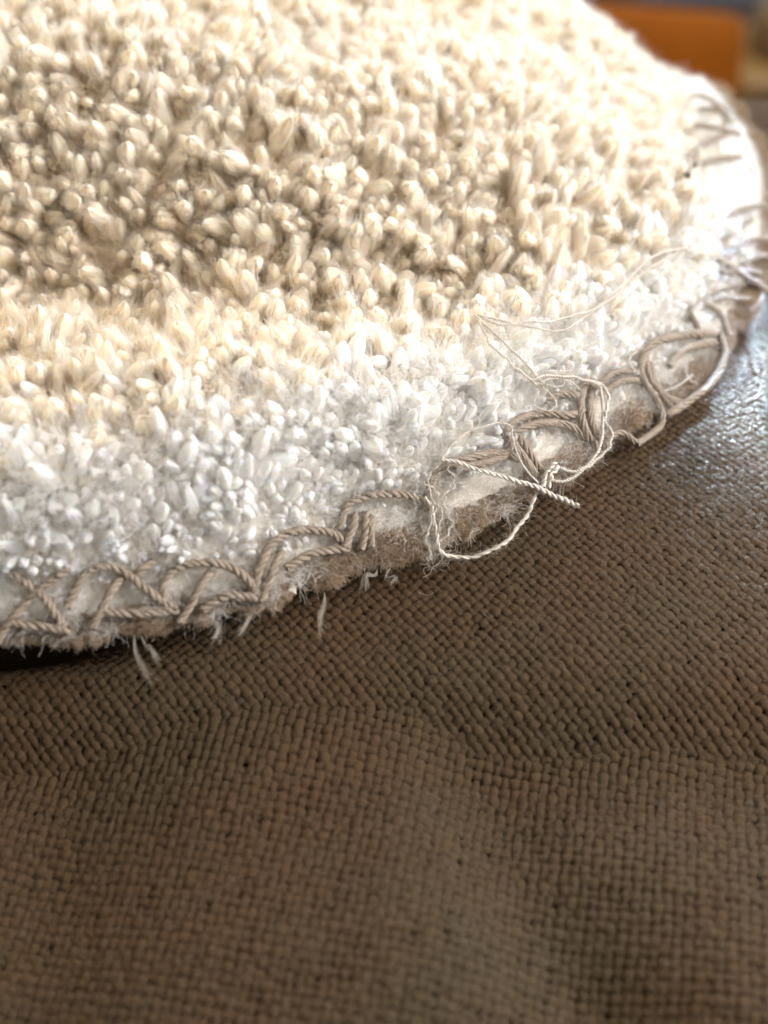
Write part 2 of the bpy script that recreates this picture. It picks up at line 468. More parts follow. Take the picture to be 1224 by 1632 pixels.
# --- pile: tuft shapes made of real fibres
def tuft_tight(seed, fuzz=170, Lg=0.0072, Rr=0.00182, wave=0.09, curl=0.00022, out=0.0008, dome=(1.3, 3.2), multi=(1, 1, 1, 2)):
    """a lock of pile: one to three soft lobes of packed fibres, with single fibres standing off them"""
    r = np.random.default_rng(seed)
    lobes = r.choice(multi)
    k, sd = 12, 28
    t = 1 - (1 - np.linspace(0, 1, k)) ** 1.5
    a = np.arange(sd) * 2 * np.pi / sd
    parts = []
    per = max(1, fuzz // lobes)
    bend = r.normal(0, 0.14, 2) * Lg
    a0 = r.uniform(0, 6.28)
    for q in range(lobes):
        if lobes == 1: cen = np.zeros(2)
        else: cen = Rr * 0.55 * np.array([np.cos(a0 + q * 2 * np.pi / lobes), np.sin(a0 + q * 2 * np.pi / lobes)])
        tip = cen * r.uniform(0.9, 1.6) + r.normal(0, 0.22, 2) * Rr
        lr = Rr * {1: 1.0, 2: 0.84, 3: 0.74}[lobes] * r.uniform(0.86, 1.12)
        ln = Lg * r.uniform(0.80, 1.05)
        pw = r.uniform(*dome)
        flat = r.uniform(0.72, 1.0); fa = r.uniform(0, np.pi)
        sw = r.uniform(-0.7, 0.7)
        g1, g2 = r.integers(2, 5), r.integers(6, 12); p1, p2 = r.uniform(0, 6.28, 2)
        def point(u, ang, rho):
            prof = (0.66 + 0.46 * u) * np.sqrt(np.clip(1 - u ** pw, 0, 1)) + 0.02
            gr = 1 + wave * np.cos(g1 * ang + p1 + 2.0 * u) + 0.6 * wave * np.cos(g2 * ang + p2 - 3.0 * u)
            ex = rho * np.cos(ang) * gr; ey = rho * np.sin(ang) * gr * flat
            rx = ex * np.cos(fa + sw * u) - ey * np.sin(fa + sw * u); ry = ex * np.sin(fa + sw * u) + ey * np.cos(fa + sw * u)
            x = rx * lr * prof + cen[0] * (1 - u) + tip[0] * u + bend[0] * u ** 2
            y = ry * lr * prof + cen[1] * (1 - u) + tip[1] * u + bend[1] * u ** 2
            z = u * ln + (0.055 * np.cos(g1 * ang + p1) + 0.03 * np.cos(g2 * ang + p2)) * ln * u * (1 - 0.5 * u)
            return np.stack([x, y, z], -1)
        U, A = np.meshgrid(t, a, indexing='ij')
        V = point(U, A, 1.0).reshape(-1, 3)
        g = (np.arange(k - 1)[:, None] * sd + np.arange(sd)[None]); g2_ = (np.arange(k - 1)[:, None] * sd + (np.arange(sd)[None] + 1) % sd)
        F = np.stack([g, g2_, g2_ + sd, g + sd], -1).reshape(-1, 4)
        parts.append((V, F))
        # fibres that lie on the lobe and lift off towards the tip
        n = per; kk = 6
        u0 = r.uniform(0.15, 0.75, n); u1 = np.minimum(u0 + r.uniform(0.25, 0.5, n), 1.0)
        tt = np.linspace(0, 1, kk)
        u = u0[:, None] + (u1 - u0)[:, None] * tt[None]
        ang = r.uniform(0, 6.28, n)[:, None] + r.normal(0, 0.25, n)[:, None] * tt[None]
        P = point(u, ang, 1.0)
        d0 = np.stack([np.cos(ang + fa), np.sin(ang + fa), 0.9 * np.ones_like(ang)], -1)
        P = P + d0 * (out * r.uniform(0.2, 1.6, n)[:, None] * tt[None] ** 2)[..., None] + r.normal(0, curl, (n, 1, 3)) * (np.sin(tt * 4 + 1)[None, :, None]) + r.normal(0, curl * 0.5, (n, 3))[:, None, :] * tt[None, :, None]
        rad = 0.000023 * (1 - 0.5 * tt[None]) * r.uniform(0.7, 1.3, n)[:, None]
        parts.append(tubes(P, rad, 3))
    return join(parts)
def tuft_loose(seed, n=70, Lg=0.0080, Rr=0.0024, curl=0.00045, rad0=0.000026):
    r = np.random.default_rng(seed)
    k = 8; t = np.linspace(0, 1, k)
    rho = np.sqrt(r.uniform(0, 1, n)) * Rr; phi = r.uniform(0, 2 * np.pi, n)
    x0, y0 = rho * np.cos(phi) * 0.8, rho * np.sin(phi) * 0.8
    ln = Lg * r.uniform(0.45, 1.05, n)
    nc = 5
    cc = r.normal(0, 0.55, (nc, 2)) * Rr; w = r.integers(0, nc, n)     # wispy sub-clumps
    pull = r.uniform(0.2, 0.85, n)[:, None]
    u = t[None] * np.ones((n, 1))
    spread = r.normal(0, 0.32, (n, 2)) * Lg
    x = x0[:, None] * (1 - pull * u) + cc[w, 0][:, None] * pull * u + spread[:, :1] * u ** 1.7
    y = y0[:, None] * (1 - pull * u) + cc[w, 1][:, None] * pull * u + spread[:, 1:] * u ** 1.7
    z = u * ln[:, None] * (1 - 0.25 * u * r.uniform(0, 1, n)[:, None])
    for q in range(2):
        fr = r.uniform(2, 7, (n, 1)); ph = r.uniform(0, 6.28, (n, 1)); a = r.normal(0, curl, (n, 3))
        x = x + a[:, :1] * np.sin(fr * u * 2 + ph) * u; y = y + a[:, 1:2] * np.cos(fr * u * 2 + ph) * u; z = z + a[:, 2:] * np.sin(fr * u * 2 - ph) * u * 0.8
    P = np.stack([x, y, z], -1)
    rad = rad0 * (1 - 0.3 * u) * r.uniform(0.7, 1.3, n)[:, None]
    return tubes(P, rad, 4)

def variant_set(cname, fn, count, mat, seed, smooth_shade=False, **kw):
    col = bpy.data.collections.new(cname)
    meshes = []
    for q in range(count):
        V, F = fn(seed + q, **kw)
        me = mesh_from(f"{cname}_{q:02d}", V, F, mat, smooth_shade)
        meshes.append(me)
        o = bpy.data.objects.new(f"{cname}_{q:02d}", me)
        col.objects.link(o)
    return col, meshes
COL_T, MESH_T = variant_set("tuft_shape", tuft_tight, 20, M_PILE, 100, True)
COL_U, MESH_U = variant_set("wool_shape", tuft_loose, 8, M_WOOL, 400, n=40, Lg=0.0060, Rr=0.0019, rad0=0.000026)
COL_W, MESH_W = variant_set("clump_shape", tuft_tight, 10, M_WHITE, 500, True, fuzz=90, wave=0.14, curl=0.00045, out=0.0014, Lg=0.0072, Rr=0.0022, dome=(1.2, 2.6), multi=(1, 2, 2, 3))
COL_L, MESH_L = variant_set("fluff_shape", tuft_loose, 10, M_FLUFF, 200)
COL_B, MESH_B = variant_set("backing_shape", tuft_loose, 6, M_BACK, 300, n=150, Lg=0.0026, Rr=0.0013, curl=0.0003, rad0=0.00003)

def scatter_object(name, P, E, S, idx, col, parent, off):
    """one mesh of points whose geometry-nodes modifier sets a fibre tuft on each point"""
    me = bpy.data.meshes.new(name)
    me.vertices.add(len(P)); me.vertices.foreach_set("co", np.ascontiguousarray(P + off, np.float32).ravel())
    a = me.attributes.new("rot", 'FLOAT_VECTOR', 'POINT'); a.data.foreach_set("vector", np.ascontiguousarray(E, np.float32).ravel())
    a = me.attributes.new("scl", 'FLOAT_VECTOR', 'POINT'); a.data.foreach_set("vector", np.ascontiguousarray(S, np.float32).ravel())
    a = me.attributes.new("var", 'INT', 'POINT'); a.data.foreach_set("value", np.ascontiguousarray(idx, np.int32))
    o = obj(name, me, parent, kind="stuff")
    ng = bpy.data.node_groups.new(name + "_nodes", 'GeometryNodeTree')
    ng.interface.new_socket("Geometry", in_out='INPUT', socket_type='NodeSocketGeometry')
    ng.interface.new_socket("Geometry", in_out='OUTPUT', socket_type='NodeSocketGeometry')
    N = ng.nodes
    gi = N.new("NodeGroupInput"); go = N.new("NodeGroupOutput")
    ci = N.new("GeometryNodeCollectionInfo"); ci.inputs["Collection"].default_value = col
    ci.inputs["Separate Children"].default_value = True; ci.inputs["Reset Children"].default_value = True
    def na(nm, ty):
        n = N.new("GeometryNodeInputNamedAttribute"); n.data_type = ty; n.inputs["Name"].default_value = nm
        return n
    r = na("rot", 'FLOAT_VECTOR'); s = na("scl", 'FLOAT_VECTOR'); v = na("var", 'INT')
    e2r = N.new("FunctionNodeEulerToRotation")
    ip = N.new("GeometryNodeInstanceOnPoints"); ip.inputs["Pick Instance"].default_value = True
    lk = ng.links.new
    lk(gi.outputs[0], ip.inputs["Points"]); lk(ci.outputs[0], ip.inputs["Instance"])
    lk(r.outputs[0], e2r.inputs[0]); lk(e2r.outputs[0], ip.inputs["Rotation"])
    lk(s.outputs[0], ip.inputs["Scale"]); lk(v.outputs[0], ip.inputs["Instance Index"])
    lk(ip.outputs[0], go.inputs[0])
    md = o.modifiers.new("tufts", 'NODES'); md.node_group = ng
    return o

def orient(dirs, spin):
    E = np.empty_like(dirs)
    for q in range(len(dirs)):
        qd = Vector((0, 0, 1)).rotation_difference(Vector(dirs[q])) @ Quaternion((0, 0, 1), spin[q])
        E[q] = qd.to_euler()
    return E
def darts(zfn_pts, rmin, n_cand, region, seed):
    """Poisson-like points on the blanket, evenly spread in 3-D"""
    r = np.random.default_rng(seed)
    x = r.uniform(region[0], region[1], n_cand); y = r.uniform(region[2], region[3], n_cand)
    d = edge_dist(x, y)
    m = d > -0.0008
    x, y, d = x[m], y[m], d[m]
    z = blanket_z(x, y, d)
    P = np.stack([x, y, z], 1)
    cell = rmin; grid = {}; keep = []
    rr = rmin * rmin
    K = np.floor(P / cell).astype(int)
    for q in range(len(P)):
        kx, ky, kz = K[q]; p = P[q]; okk = True
        for ax in (-1, 0, 1):
            for ay in (-1, 0, 1):
                for az in (-1, 0, 1):
                    for h in grid.get((kx + ax, ky + ay, kz + az), ()):
                        dd = P[h] - p
                        if dd[0] * dd[0] + dd[1] * dd[1] + dd[2] * dd[2] < rr: okk = False; break
                    if not okk: break
                if not okk: break
            if not okk: break
        if okk:
            keep.append(q); grid.setdefault((kx, ky, kz), []).append(q)
    return P[keep], d[keep]

def in_view(P, m=180):
    px, py, dep = project(P)
    return (px > -m) & (px < 1224 + m) & (py > -m * 2.2) & (py < 1632 + m)

# tight tufts
P, d = darts(None, 0.00184, 56000, (-0.13, 0.115, 0.11, 0.335), 11)
v = in_view(P); P, d = P[v], d[v]
wb_ = 0.0185 - 0.006 * smooth((P[:, 0] + 0.01) / 0.06)
w = np.maximum(wb_ + 0.002 + rng.normal(0, 0.0026, len(P)), 0.012)
m = d > w
P, d = P[m], d[m]
N = grid_normal(lambda a, b: blanket_z(a, b), P[:, 0], P[:, 1], 0.0012)
dirs = 0.72 * N + np.array([0.05, 0.0, 0.30]) + rng.normal(0, 0.20, N.shape)
dirs[:, 0] += 0.17 * lump(P[:, 0], P[:, 1], 0.020, 51); dirs[:, 1] += 0.17 * lump(P[:, 0], P[:, 1], 0.020, 52)
lean = smooth((P[:, 0] - 0.0) / 0.06)
dirs[:, 0] += 0.16 * lean
dirs /= np.linalg.norm(dirs, axis=1, keepdims=True)
spin = rng.uniform(0, 6.28, len(P))
E = orient(dirs, spin)
sc = rng.uniform(0.66, 1.26, len(P)) * (0.72 + 0.28 * smooth((d - 0.010) / 0.012))
S = np.stack([sc * rng.uniform(0.9, 1.12, len(P)), sc * rng.uniform(0.9, 1.12, len(P)), sc * rng.uniform(0.82, 1.15, len(P))], 1)
P = P - N * rng.uniform(0, 0.0009, len(P))[:, None]
idx = rng.integers(0, len(MESH_T), len(P))
# the 300 that show largest are single parts, the rest is one mass
px, py, dep = project(P)
view = CAM - P; view /= np.linalg.norm(view, axis=1, keepdims=True)
score = np.where((px > 0) & (px < 1224) & (py > 0) & (py < 1632) & ((N * view).sum(1) > 0.35), sc / dep, 0)
order = np.argsort(-score)
single = order[:300]; rest = order[300:]
for q in single:
    o = obj("tuft", MESH_T[idx[q]], blanket)
    o.location = P[q] + boff
    o.rotation_euler = E[q]
    o.scale = S[q]
scatter_object("pile", P[rest], E[rest], S[rest], idx[rest], COL_T, blanket, boff)
n_tuft = len(P)

# fine under-wool between the tufts
P, d = darts(None, 0.0023, 36000, (-0.13, 0.115, 0.11, 0.335), 13)
v = in_view(P) & (d > 0.016); P, d = P[v], d[v]
N = grid_normal(lambda a, b: blanket_z(a, b), P[:, 0], P[:, 1], 0.0012)
dirs = 0.8 * N + np.array([0.0, 0.0, 0.25]) + rng.normal(0, 0.2, N.shape)
dirs /= np.linalg.norm(dirs, axis=1, keepdims=True)
E = orient(dirs, rng.uniform(0, 6.28, len(P)))
sc = rng.uniform(0.85, 1.35, len(P))
scatter_object("under_wool", P, E, np.stack([sc * 0.9, sc * 0.9, sc], 1), rng.integers(0, 8, len(P)), COL_U, blanket, boff)

# loose white fluff along the border
P, d = darts(None, 0.0016, 50000, (-0.10, 0.115, 0.11, 0.335), 12)
v = in_view(P, 120); P, d = P[v], d[v]
wb_ = 0.0215 - 0.006 * smooth((P[:, 0] + 0.01) / 0.06)
m = d < wb_ + rng.normal(0, 0.0015, len(P))
P, d = P[m], d[m]
N = grid_normal(lambda a, b: blanket_z(a, b), P[:, 0], P[:, 1], 0.0012)
dirs = 0.8 * N + np.array([0.0, 0.0, 0.25]) + rng.normal(0, 0.22, N.shape)
dirs /= np.linalg.norm(dirs, axis=1, keepdims=True)
E = orient(dirs, rng.uniform(0, 6.28, len(P)))
grow = 0.40 + 0.60 * smooth((d - 0.005) / 0.012)
sc = rng.uniform(0.7, 1.3, len(P)) * (1 - 0.5 * smooth((P[:, 0] - 0.05) / 0.02) * smooth((P[:, 1] - 0.19) / 0.03)) * grow * (1.0 + 0.28 * lump(P[:, 0], P[:, 1], 0.0075, 61))
scatter_object("border_fluff", P, E, np.stack([sc ** 0.6, sc ** 0.6, sc], 1), rng.integers(0, len(MESH_L), len(P)), COL_L, blanket, boff)
n_fluff = len(P)
# half-open white tufts that show as soft clumps in the border
P, d = darts(None, 0.0019, 46000, (-0.10, 0.115, 0.11, 0.335), 14)
v = in_view(P, 120); P, d = P[v], d[v]
wb_ = 0.0235 - 0.006 * smooth((P[:, 0] + 0.01) / 0.06)
m = (d < wb_ + 0.001 + rng.normal(0, 0.0042, len(P))) & (d > 0.0035)
P, d = P[m], d[m]
N = grid_normal(lambda a, b: blanket_z(a, b), P[:, 0], P[:, 1], 0.0012)
dirs = 0.70 * N + np.array([0.04, 0.0, 0.40]) + rng.normal(0, 0.24, N.shape)
dirs[:, 0] += 0.2 * lump(P[:, 0], P[:, 1], 0.02, 63)
dirs /= np.linalg.norm(dirs, axis=1, keepdims=True)
E = orient(dirs, rng.uniform(0, 6.28, len(P)))
sc = rng.uniform(0.7, 1.2, len(P)) * (0.38 + 0.62 * smooth((d - 0.003) / 0.013))
scatter_object("border_clumps", P, E, np.stack([sc, sc, sc * rng.uniform(0.75, 1.05, len(P))], 1), rng.integers(0, 8, len(P)), COL_W, blanket, boff)

# tan fluff of the underside, showing below the stitches
nb = 3200
tt = rng.uniform(0, 1, nb)
k = (tt * 300).astype(int)
e0 = EDGE[k]; tg = EDGE[k + 1] - EDGE[k]; tg /= np.linalg.norm(tg, axis=1, keepdims=True)
outw = np.stack([tg[:, 1], -tg[:, 0]], 1)
chk = edge_dist(e0[:, 0] + outw[:, 0] * 0.002, e0[:, 1] + outw[:, 1] * 0.002)
outw = np.where(chk[:, None] > 0, -outw, outw)
dd = rng.uniform(-0.0012, 0.0008, nb)
xy = e0 + outw * dd[:, None] + rng.normal(0, 0.0003, (nb, 2))
z = blanket_z(xy[:, 0], xy[:, 1]) - rng.uniform(0.0, 0.003, nb) * (dd > 0.001)
P = np.stack([xy[:, 0], xy[:, 1], z], 1)
v = in_view(P, 100); P = P[v]; ow = outw[v]
dirs = np.stack([ow[:, 0], ow[:, 1], np.full(len(ow), -0.15)], 1) + rng.normal(0, 0.35, (len(ow), 3))
dirs /= np.linalg.norm(dirs, axis=1, keepdims=True)
E = orient(dirs, rng.uniform(0, 6.28, len(P)))
sc = rng.uniform(0.45, 1.0, len(P)) * (1 + 0.35 * lump(P[:, 0], P[:, 1], 0.012, 77))
scatter_object("backing_fluff", P, E, np.stack([sc, sc, sc], 1), rng.integers(0, len(MESH_B), len(P)), COL_B, blanket, boff)

# ------------------------------------------------------------------ stitches and threads
def surf(x, y):
    return blanket_z(np.array([x]), np.array([y]))[0]
def hit(px, py, lift, pile=0.0):
    """point where the sight line through a photograph pixel meets the blanket's (lifted) surface"""
    dv = ray(px, py)
    ts = np.linspace(0.12, 0.34, 260)
    Q = CAM[None] + dv[None] * ts[:, None]
    d_ = edge_dist(Q[:, 0], Q[:, 1])
    top = np.where(d_ > -0.006, blanket_z(Q[:, 0], Q[:, 1], d_), sofa_z(Q[:, 0], Q[:, 1])) + lift + pile * smooth((d_ - 0.002) / 0.010)
    below = np.where(Q[:, 2] < top)[0]
    if len(below) == 0: return CAM + dv * 0.3
    j = max(below[0], 1)
    g0 = Q[j - 1, 2] - top[j - 1]; g1 = Q[j, 2] - top[j]
    f = g0 / (g0 - g1 + 1e-12)
    return Q[j - 1] + (Q[j] - Q[j - 1]) * f

def yarn_mesh(path, rad, plies, turns_per_m, sides=7, taper=(1, 1), fuzz=0, seed=0, jitter=0.0):
    """twisted plies that follow a path"""
    r = np.random.default_rng(seed)
    Lg = np.linalg.norm(np.diff(path, axis=0), axis=1); s = np.concatenate([[0], np.cumsum(Lg)])
    tot = s[-1]
    n = max(14, int(tot * turns_per_m * 10))
    u = np.linspace(0, tot, n)
    P = np.stack([np.interp(u, s, path[:, c]) for c in range(3)], 1)
    T = np.gradient(P, axis=0); T /= np.linalg.norm(T, axis=1, keepdims=True) + 1e-12
    Nn = np.zeros_like(P)
    n0 = np.cross(T[0], [0.3, 0.2, 1]); n0 /= np.linalg.norm(n0)
    for q in range(n):
        n0 = n0 - T[q] * (n0 @ T[q]); n0 /= np.linalg.norm(n0) + 1e-12; Nn[q] = n0
    B = np.cross(T, Nn)
    tp = taper[0] + (taper[1] - taper[0]) * u / tot
    parts, attrs = [], []
    pr = rad * {1: 1.0, 2: 0.56, 3: 0.50}.get(plies, 0.40)
    for k in range(plies):
        ph = 2 * np.pi * (u * turns_per_m + k / plies) + 0.5 * np.sin(u / tot * 5 + k)
        o_ = (rad - pr) * tp * (1 + jitter * np.sin(u * 900 + k * 2 + r.uniform(0, 6)))
        Q = P + Nn * (np.cos(ph) * o_)[:, None] + B * (np.sin(ph) * o_)[:, None]
        rr = pr * tp * (1 + 0.12 * np.sin(u * 1300 + r.uniform(0, 6)) + 0.08 * np.sin(u * 3100 + r.uniform(0, 6)))
        V, F = tubes(Q[None], rr[None], sides)
        parts.append((V, F))
        al = np.repeat((u / rad)[:, None], sides, 1) * 0.55
        an = np.tile(np.arange(sides) * 2 * np.pi / sides, (n, 1))
        attrs.append(np.stack([al, np.cos(an) * 1.6 + al * 0.0, np.sin(an) * 1.6 + k * 9.0 + seed * 3.1], -1).reshape(-1, 3))
    if fuzz:
        m = int(fuzz * tot)
        if m > 2:
            q = r.integers(1, n - 1, m)
            a = r.uniform(0, 6.28, m)
            rdir = Nn[q] * np.cos(a)[:, None] + B[q] * np.sin(a)[:, None]
            p0 = P[q] + rdir * (rad * 0.8)
            tg = T[q] * r.choice([-1, 1], m)[:, None]
            ln = r.uniform(0.0004, 0.0018, m)
            t = np.linspace(0, 1, 4)
            cv = r.normal(0, 0.4, (m, 3))
            H = p0[:, None] + (tg * 0.7 + rdir * r.uniform(0.1, 0.8, m)[:, None])[:, None] * (ln[:, None] * t)[..., None] + cv[:, None] * (ln[:, None] * t ** 2)[..., None]
            V, F = tubes(H, np.full((m, 4), 0.000011), 3)
            parts.append((V, F))
            attrs.append(np.zeros((len(V), 3)))
    V, F = join(parts)
    return V, F, np.vstack(attrs)

seed_c = [1000]
def add_yarn(name, runs, rad, plies, turns, mat, lift=0.0037, label=None, fuzz=14000, taper=(1, 1), jitter=0.0, pile=0.0, kink=0.0):
    """runs: list of pixel polylines; a pixel may carry its own extra lift as third value"""
    Vs, As = [], []
    for run in runs:
        pts = []
        for q in run:
            pts.append(hit(q[0], q[1], lift + (q[2] * 0.001 if len(q) > 2 else 0), pile))
        path = catmull(np.array(pts), max(24, 10 * len(pts)))
        rk = np.random.default_rng(seed_c[0] + 5)
        if kink:
            tq = np.linspace(0, 1, len(path))
            for f_ in (3, 7, 13, 23):
                path = path + kink / f_ ** 0.7 * np.sin(2 * np.pi * (f_ * tq * len(pts) / 10 + rk.uniform(0, 1, 3)[:, None])).T * rk.normal(0, 1, 3)
        seed_c[0] += 1
        V, F, A = yarn_mesh(path, rad, plies, turns, fuzz=fuzz, seed=seed_c[0], taper=taper, jitter=jitter)
        Vs.append((V, F)); As.append(A)
    V, F = join(Vs)
    o = obj(name, mesh_from(name, V + boff, F, mat, True, {"yarn": np.vstack(As)}), blanket)
    if label: o["label"] = label
    return o

YR = 0.00076
def stitch(runs, rad=YR, plies=3, turns=260, **kw):
    return add_yarn("stitch", runs, rad, plies, turns, M_STITCH, **{**dict(pile=0.0022), **kw})
# each stitch: arch over the fluff, slanting legs, strand along the rim
stitch([[(-60, 905), (-15, 902), (30, 922), (70, 953), (92, 985), (104, 1006, -1)], [(-5, 1022), (20, 985), (50, 950), (78, 928), (110, 906, -1)], [(15, 992), (60, 998), (112, 1005)]])
stitch([[(106, 968, -.5), (120, 940), (137, 914), (166, 903), (200, 914), (240, 945), (280, 972, -1)], [(146, 1000), (164, 968), (183, 933), (200, 915, -1)], [(212, 922, -1), (226, 908), (243, 896, -1)], [(165, 975), (222, 978), (284, 972)]])
stitch([[(262, 958, -1), (260, 930), (282, 905), (328, 897), (370, 906), (398, 928), (412, 952, -1)], [(286, 992), (303, 965), (318, 938), (336, 910, -1)], [(322, 972), (360, 950), (408, 952)]])
stitch([[(404, 948, -.5), (414, 905), (432, 868), (458, 850), (492, 845), (530, 851), (556, 872, -1)], [(416, 958), (434, 912), (449, 878, -.5)], [(408, 912), (420, 892, -.3), (430, 872, -.8)], [(455, 905), (500, 882), (556, 874)]])
stitch([[(541, 842, -1), (552, 808), (584, 791), (628, 787), (664, 794), (682, 812, -.8)], [(549, 872), (562, 842), (566, 818, -.5)], [(576, 876), (582, 846), (584, 815, -.5)], [(592, 872), (590, 845), (592, 822, -.5)]])
FL = dict(plies=6, turns=110)          # loosened, floss-like yarn towards the corner
stitch([[(676, 812, -1.5), (690, 765), (716, 740), (760, 727), (800, 722), (838, 735, -1)], [(720, 748), (770, 738), (808, 722), (812, 700), (804, 686, -1.5)], [(804, 684, -.5), (820, 710), (846, 745), (868, 778, -1.5)], [(826, 696, -1), (842, 720), (862, 752, -1)]], **FL)
stitch([[(800, 694, -1.5), (826, 668), (868, 658), (905, 662), (938, 652, -1)], [(815, 690, -1), (862, 674), (905, 678), (932, 696, -1.5)], [(934, 600, -1.5), (926, 640), (930, 680), (952, 716, -1.5)], [(946, 606, -1.5), (940, 645), (946, 682), (966, 712, -1.5)], [(868, 640, -1), (892, 628), (925, 632, -1)]], **FL)
stitch([[(1020, 616, -1.5), (1022, 575), (1046, 545), (1095, 533), (1146, 531, -.5)], [(1146, 530), (1154, 566), (1136, 606), (1096, 640), (1064, 660, -1), (1048, 664, -3)], [(1066, 585, -1), (1090, 556), (1140, 545)]], rad=0.00085, **FL)
stitch([[(1020, 578, -.6), (1026, 606), (1048, 640), (1054, 676), (1014, 708, -1)], [(1036, 580, -1), (1042, 606), (1062, 632), (1086, 642, -1)], [(1028, 566, -1), (1034, 600), (1052, 625), (1070, 650, -1)]], rad=0.00070, **FL)
stitch([[(952, 616, -1), (980, 594), (1022, 592, -1)], [(958, 630, -1), (988, 608), (1026, 606, -1)], [(966, 700, -1), (990, 690), (1012, 704, -1)]], rad=0.00062, **FL)
stitch([[(1096, 512, -1.5), (1104, 486), (1128, 468), (1165, 455), (1212, 450, -.6)], [(1100, 500), (1112, 522), (1120, 548, -1.5)], [(1118, 482, -.5), (1146, 498), (1162, 535, -1)], [(1205, 450), (1214, 470), (1194, 496, -1)], [(1130, 478, -1), (1162, 474), (1200, 478, -1)]], rad=0.00064, **FL)
stitch([[(1140, 368, -1.5), (1160, 345), (1190, 332), (1226, 328)], [(1142, 418, -1), (1172, 402), (1192, 385), (1226, 380)], [(1148, 400, -1), (1164, 370), (1198, 350, -1)], [(1184, 424, -1), (1206, 408), (1232, 410)], [(1158, 424, -1), (1190, 442), (1226, 464)], [(1150, 436, -1), (1180, 430), (1210, 436, -1)]], rad=0.00068, lift=0.0048, pile=0.003, **FL)
stitch([[(1096, 280, -1.5), (1104, 246), (1130, 226), (1172, 208, -1)], [(1106, 200, -1), (1142, 204), (1180, 214)], [(1106, 264, -1), (1140, 254), (1180, 250)]], rad=0.00070, lift=0.0062, pile=0.0035, **FL)
stitch([[(1090, 162, -1.5), (1112, 152), (1138, 162), (1160, 184, -1)], [(1114, 174, -1), (1142, 176), (1168, 198, -1)]], rad=0.00070, lift=0.0062, pile=0.0035, **FL)

TR = 0.00020
def thread(runs, label, rad=TR, plies=2, turns=820, **kw):
    return add_yarn("loose_thread", runs, rad * 1.38, plies, turns, M_THREAD, label=label, **{**dict(lift=0.0054, pile=0.0048, fuzz=14000, kink=0.00028), **kw})
thread([[(1205, 452, -1), (1170, 426), (1130, 404), (1082, 397), (1040, 410), (1000, 446), (962, 482), (922, 512), (892, 528), (850, 520), (812, 515), (757, 502)],
        [(1080, 402), (1040, 424), (1000, 458), (955, 488), (918, 502), (876, 514), (836, 512), (800, 518), (770, 508)]],
       "long double white thread curving up over the pile", rad=0.00017)
thread([[(757, 503), (788, 530), (830, 572), (866, 612)], [(764, 512), (784, 548), (814, 582), (846, 604), (872, 614)]], "short double white thread forming a point on the pile", rad=0.00018)
thread([[(846, 604), (880, 600), (918, 602), (950, 610), (968, 628), (970, 648), (963, 668), (974, 692), (972, 712), (948, 734), (918, 752), (894, 746)],
        [(935, 606), (956, 618), (962, 640), (958, 690), (948, 728), (922, 756), (892, 768), (872, 762)]], "white thread loop hanging over the stitched rim", rad=0.00023)
thread([[(703, 732), (740, 740), (800, 760), (850, 776), (890, 792), (924, 808)]], "thick cut white thread end lying across the rim", rad=0.00036, turns=420, lift=0.0066, taper=(0.65, 1.15), fuzz=5000)
thread([[(866, 776), (872, 752), (884, 736)], [(876, 778), (878, 758), (888, 742)]], "small white thread knot", rad=0.00034, turns=420, lift=0.0064, fuzz=5000)
thread([[(856, 784), (842, 818), (816, 854), (780, 878), (734, 887), (702, 882), (694, 845), (690, 808), (676, 796)]], "cream thread bowing out below the rim", rad=0.00027, turns=300, lift=0.0050)
thread([[(704, 732), (722, 705), (748, 688), (784, 676), (812, 678), (818, 698), (832, 740), (858, 772)]], "thin cream thread arching over the frayed stitch", rad=0.00015, turns=900)
thread([[(700, 735), (684, 762), (690, 800), (704, 812), (700, 850)], [(712, 738), (722, 770), (708, 800), (718, 830), (706, 862)], [(676, 770), (698, 790), (688, 826), (680, 860), (688, 890)]], "tangle of thin pale threads hanging at the frayed stitch", rad=0.00010, turns=900, kink=0.0006)
thread([[(858, 625), (850, 645), (872, 655), (884, 640), (866, 612), (900, 604), (926, 622)], [(880, 600), (905, 592), (890, 618), (862, 608)]], "small tangle of pale threads above the bunched stitches", rad=0.00010, turns=900, kink=0.0005)
thread([[(1010, 596), (1004, 572), (1020, 556), (1030, 574), (1016, 592)], [(1092, 575), (1096, 600), (1110, 612)], [(1040, 628), (1080, 616), (1104, 596)]], "short pale thread bits caught in the big loop stitch", rad=0.00011, turns=900, kink=0.0004, pile=0.002, lift=0.004)
# frizz of the frayed spot
def frizz(center, n, spread, seed, label, ln=0.0045):
    r = np.random.default_rng(seed)
    P = []
    for q in range(n):
        c = hit(center[0] + r.normal(0, spread[0]), center[1] + r.normal(0, spread[1]), 0.002 + r.uniform(0, 0.0015))
        dv = r.normal(0, 1, 3); dv[2] *= 0.5; dv[1] += 0.8 * np.sign(r.normal()); dv /= np.linalg.norm(dv)
        cv = r.normal(0, 1, 3) * 0.6
        t = np.linspace(-0.5, 0.5, 9); l = ln * r.uniform(0.5, 1.3)
        p = c + dv * (l * t)[:, None] + cv * (l * (t ** 2 - 0.1))[:, None] + 0.0002 * r.normal(0, 1, 3) * np.sin(t * 14 + r.uniform(0, 6))[:, None]
        P.append(p)
    P = np.array(P)
    V, F = tubes(P, np.repeat((0.000022 * r.uniform(0.6, 1.6, n))[:, None], 9, 1), 4)
    return obj("frayed_fibres", mesh_from("frayed_fibres", V + boff, F, M_THREAD), blanket, kind="stuff", label=label)
frizz((690, 830), 260, (14, 34), 31, "frizz of broken pale fibres at the frayed stitch")
frizz((710, 765), 140, (14, 18), 32, "wispy fibres where the loose threads start")
frizz((885, 615), 120, (26, 12), 33, "wispy fibres above the stitched rim", 0.0035)
frizz((1010, 600), 120, (26, 14), 34, "wispy fibres beside the big loop stitch", 0.0035)

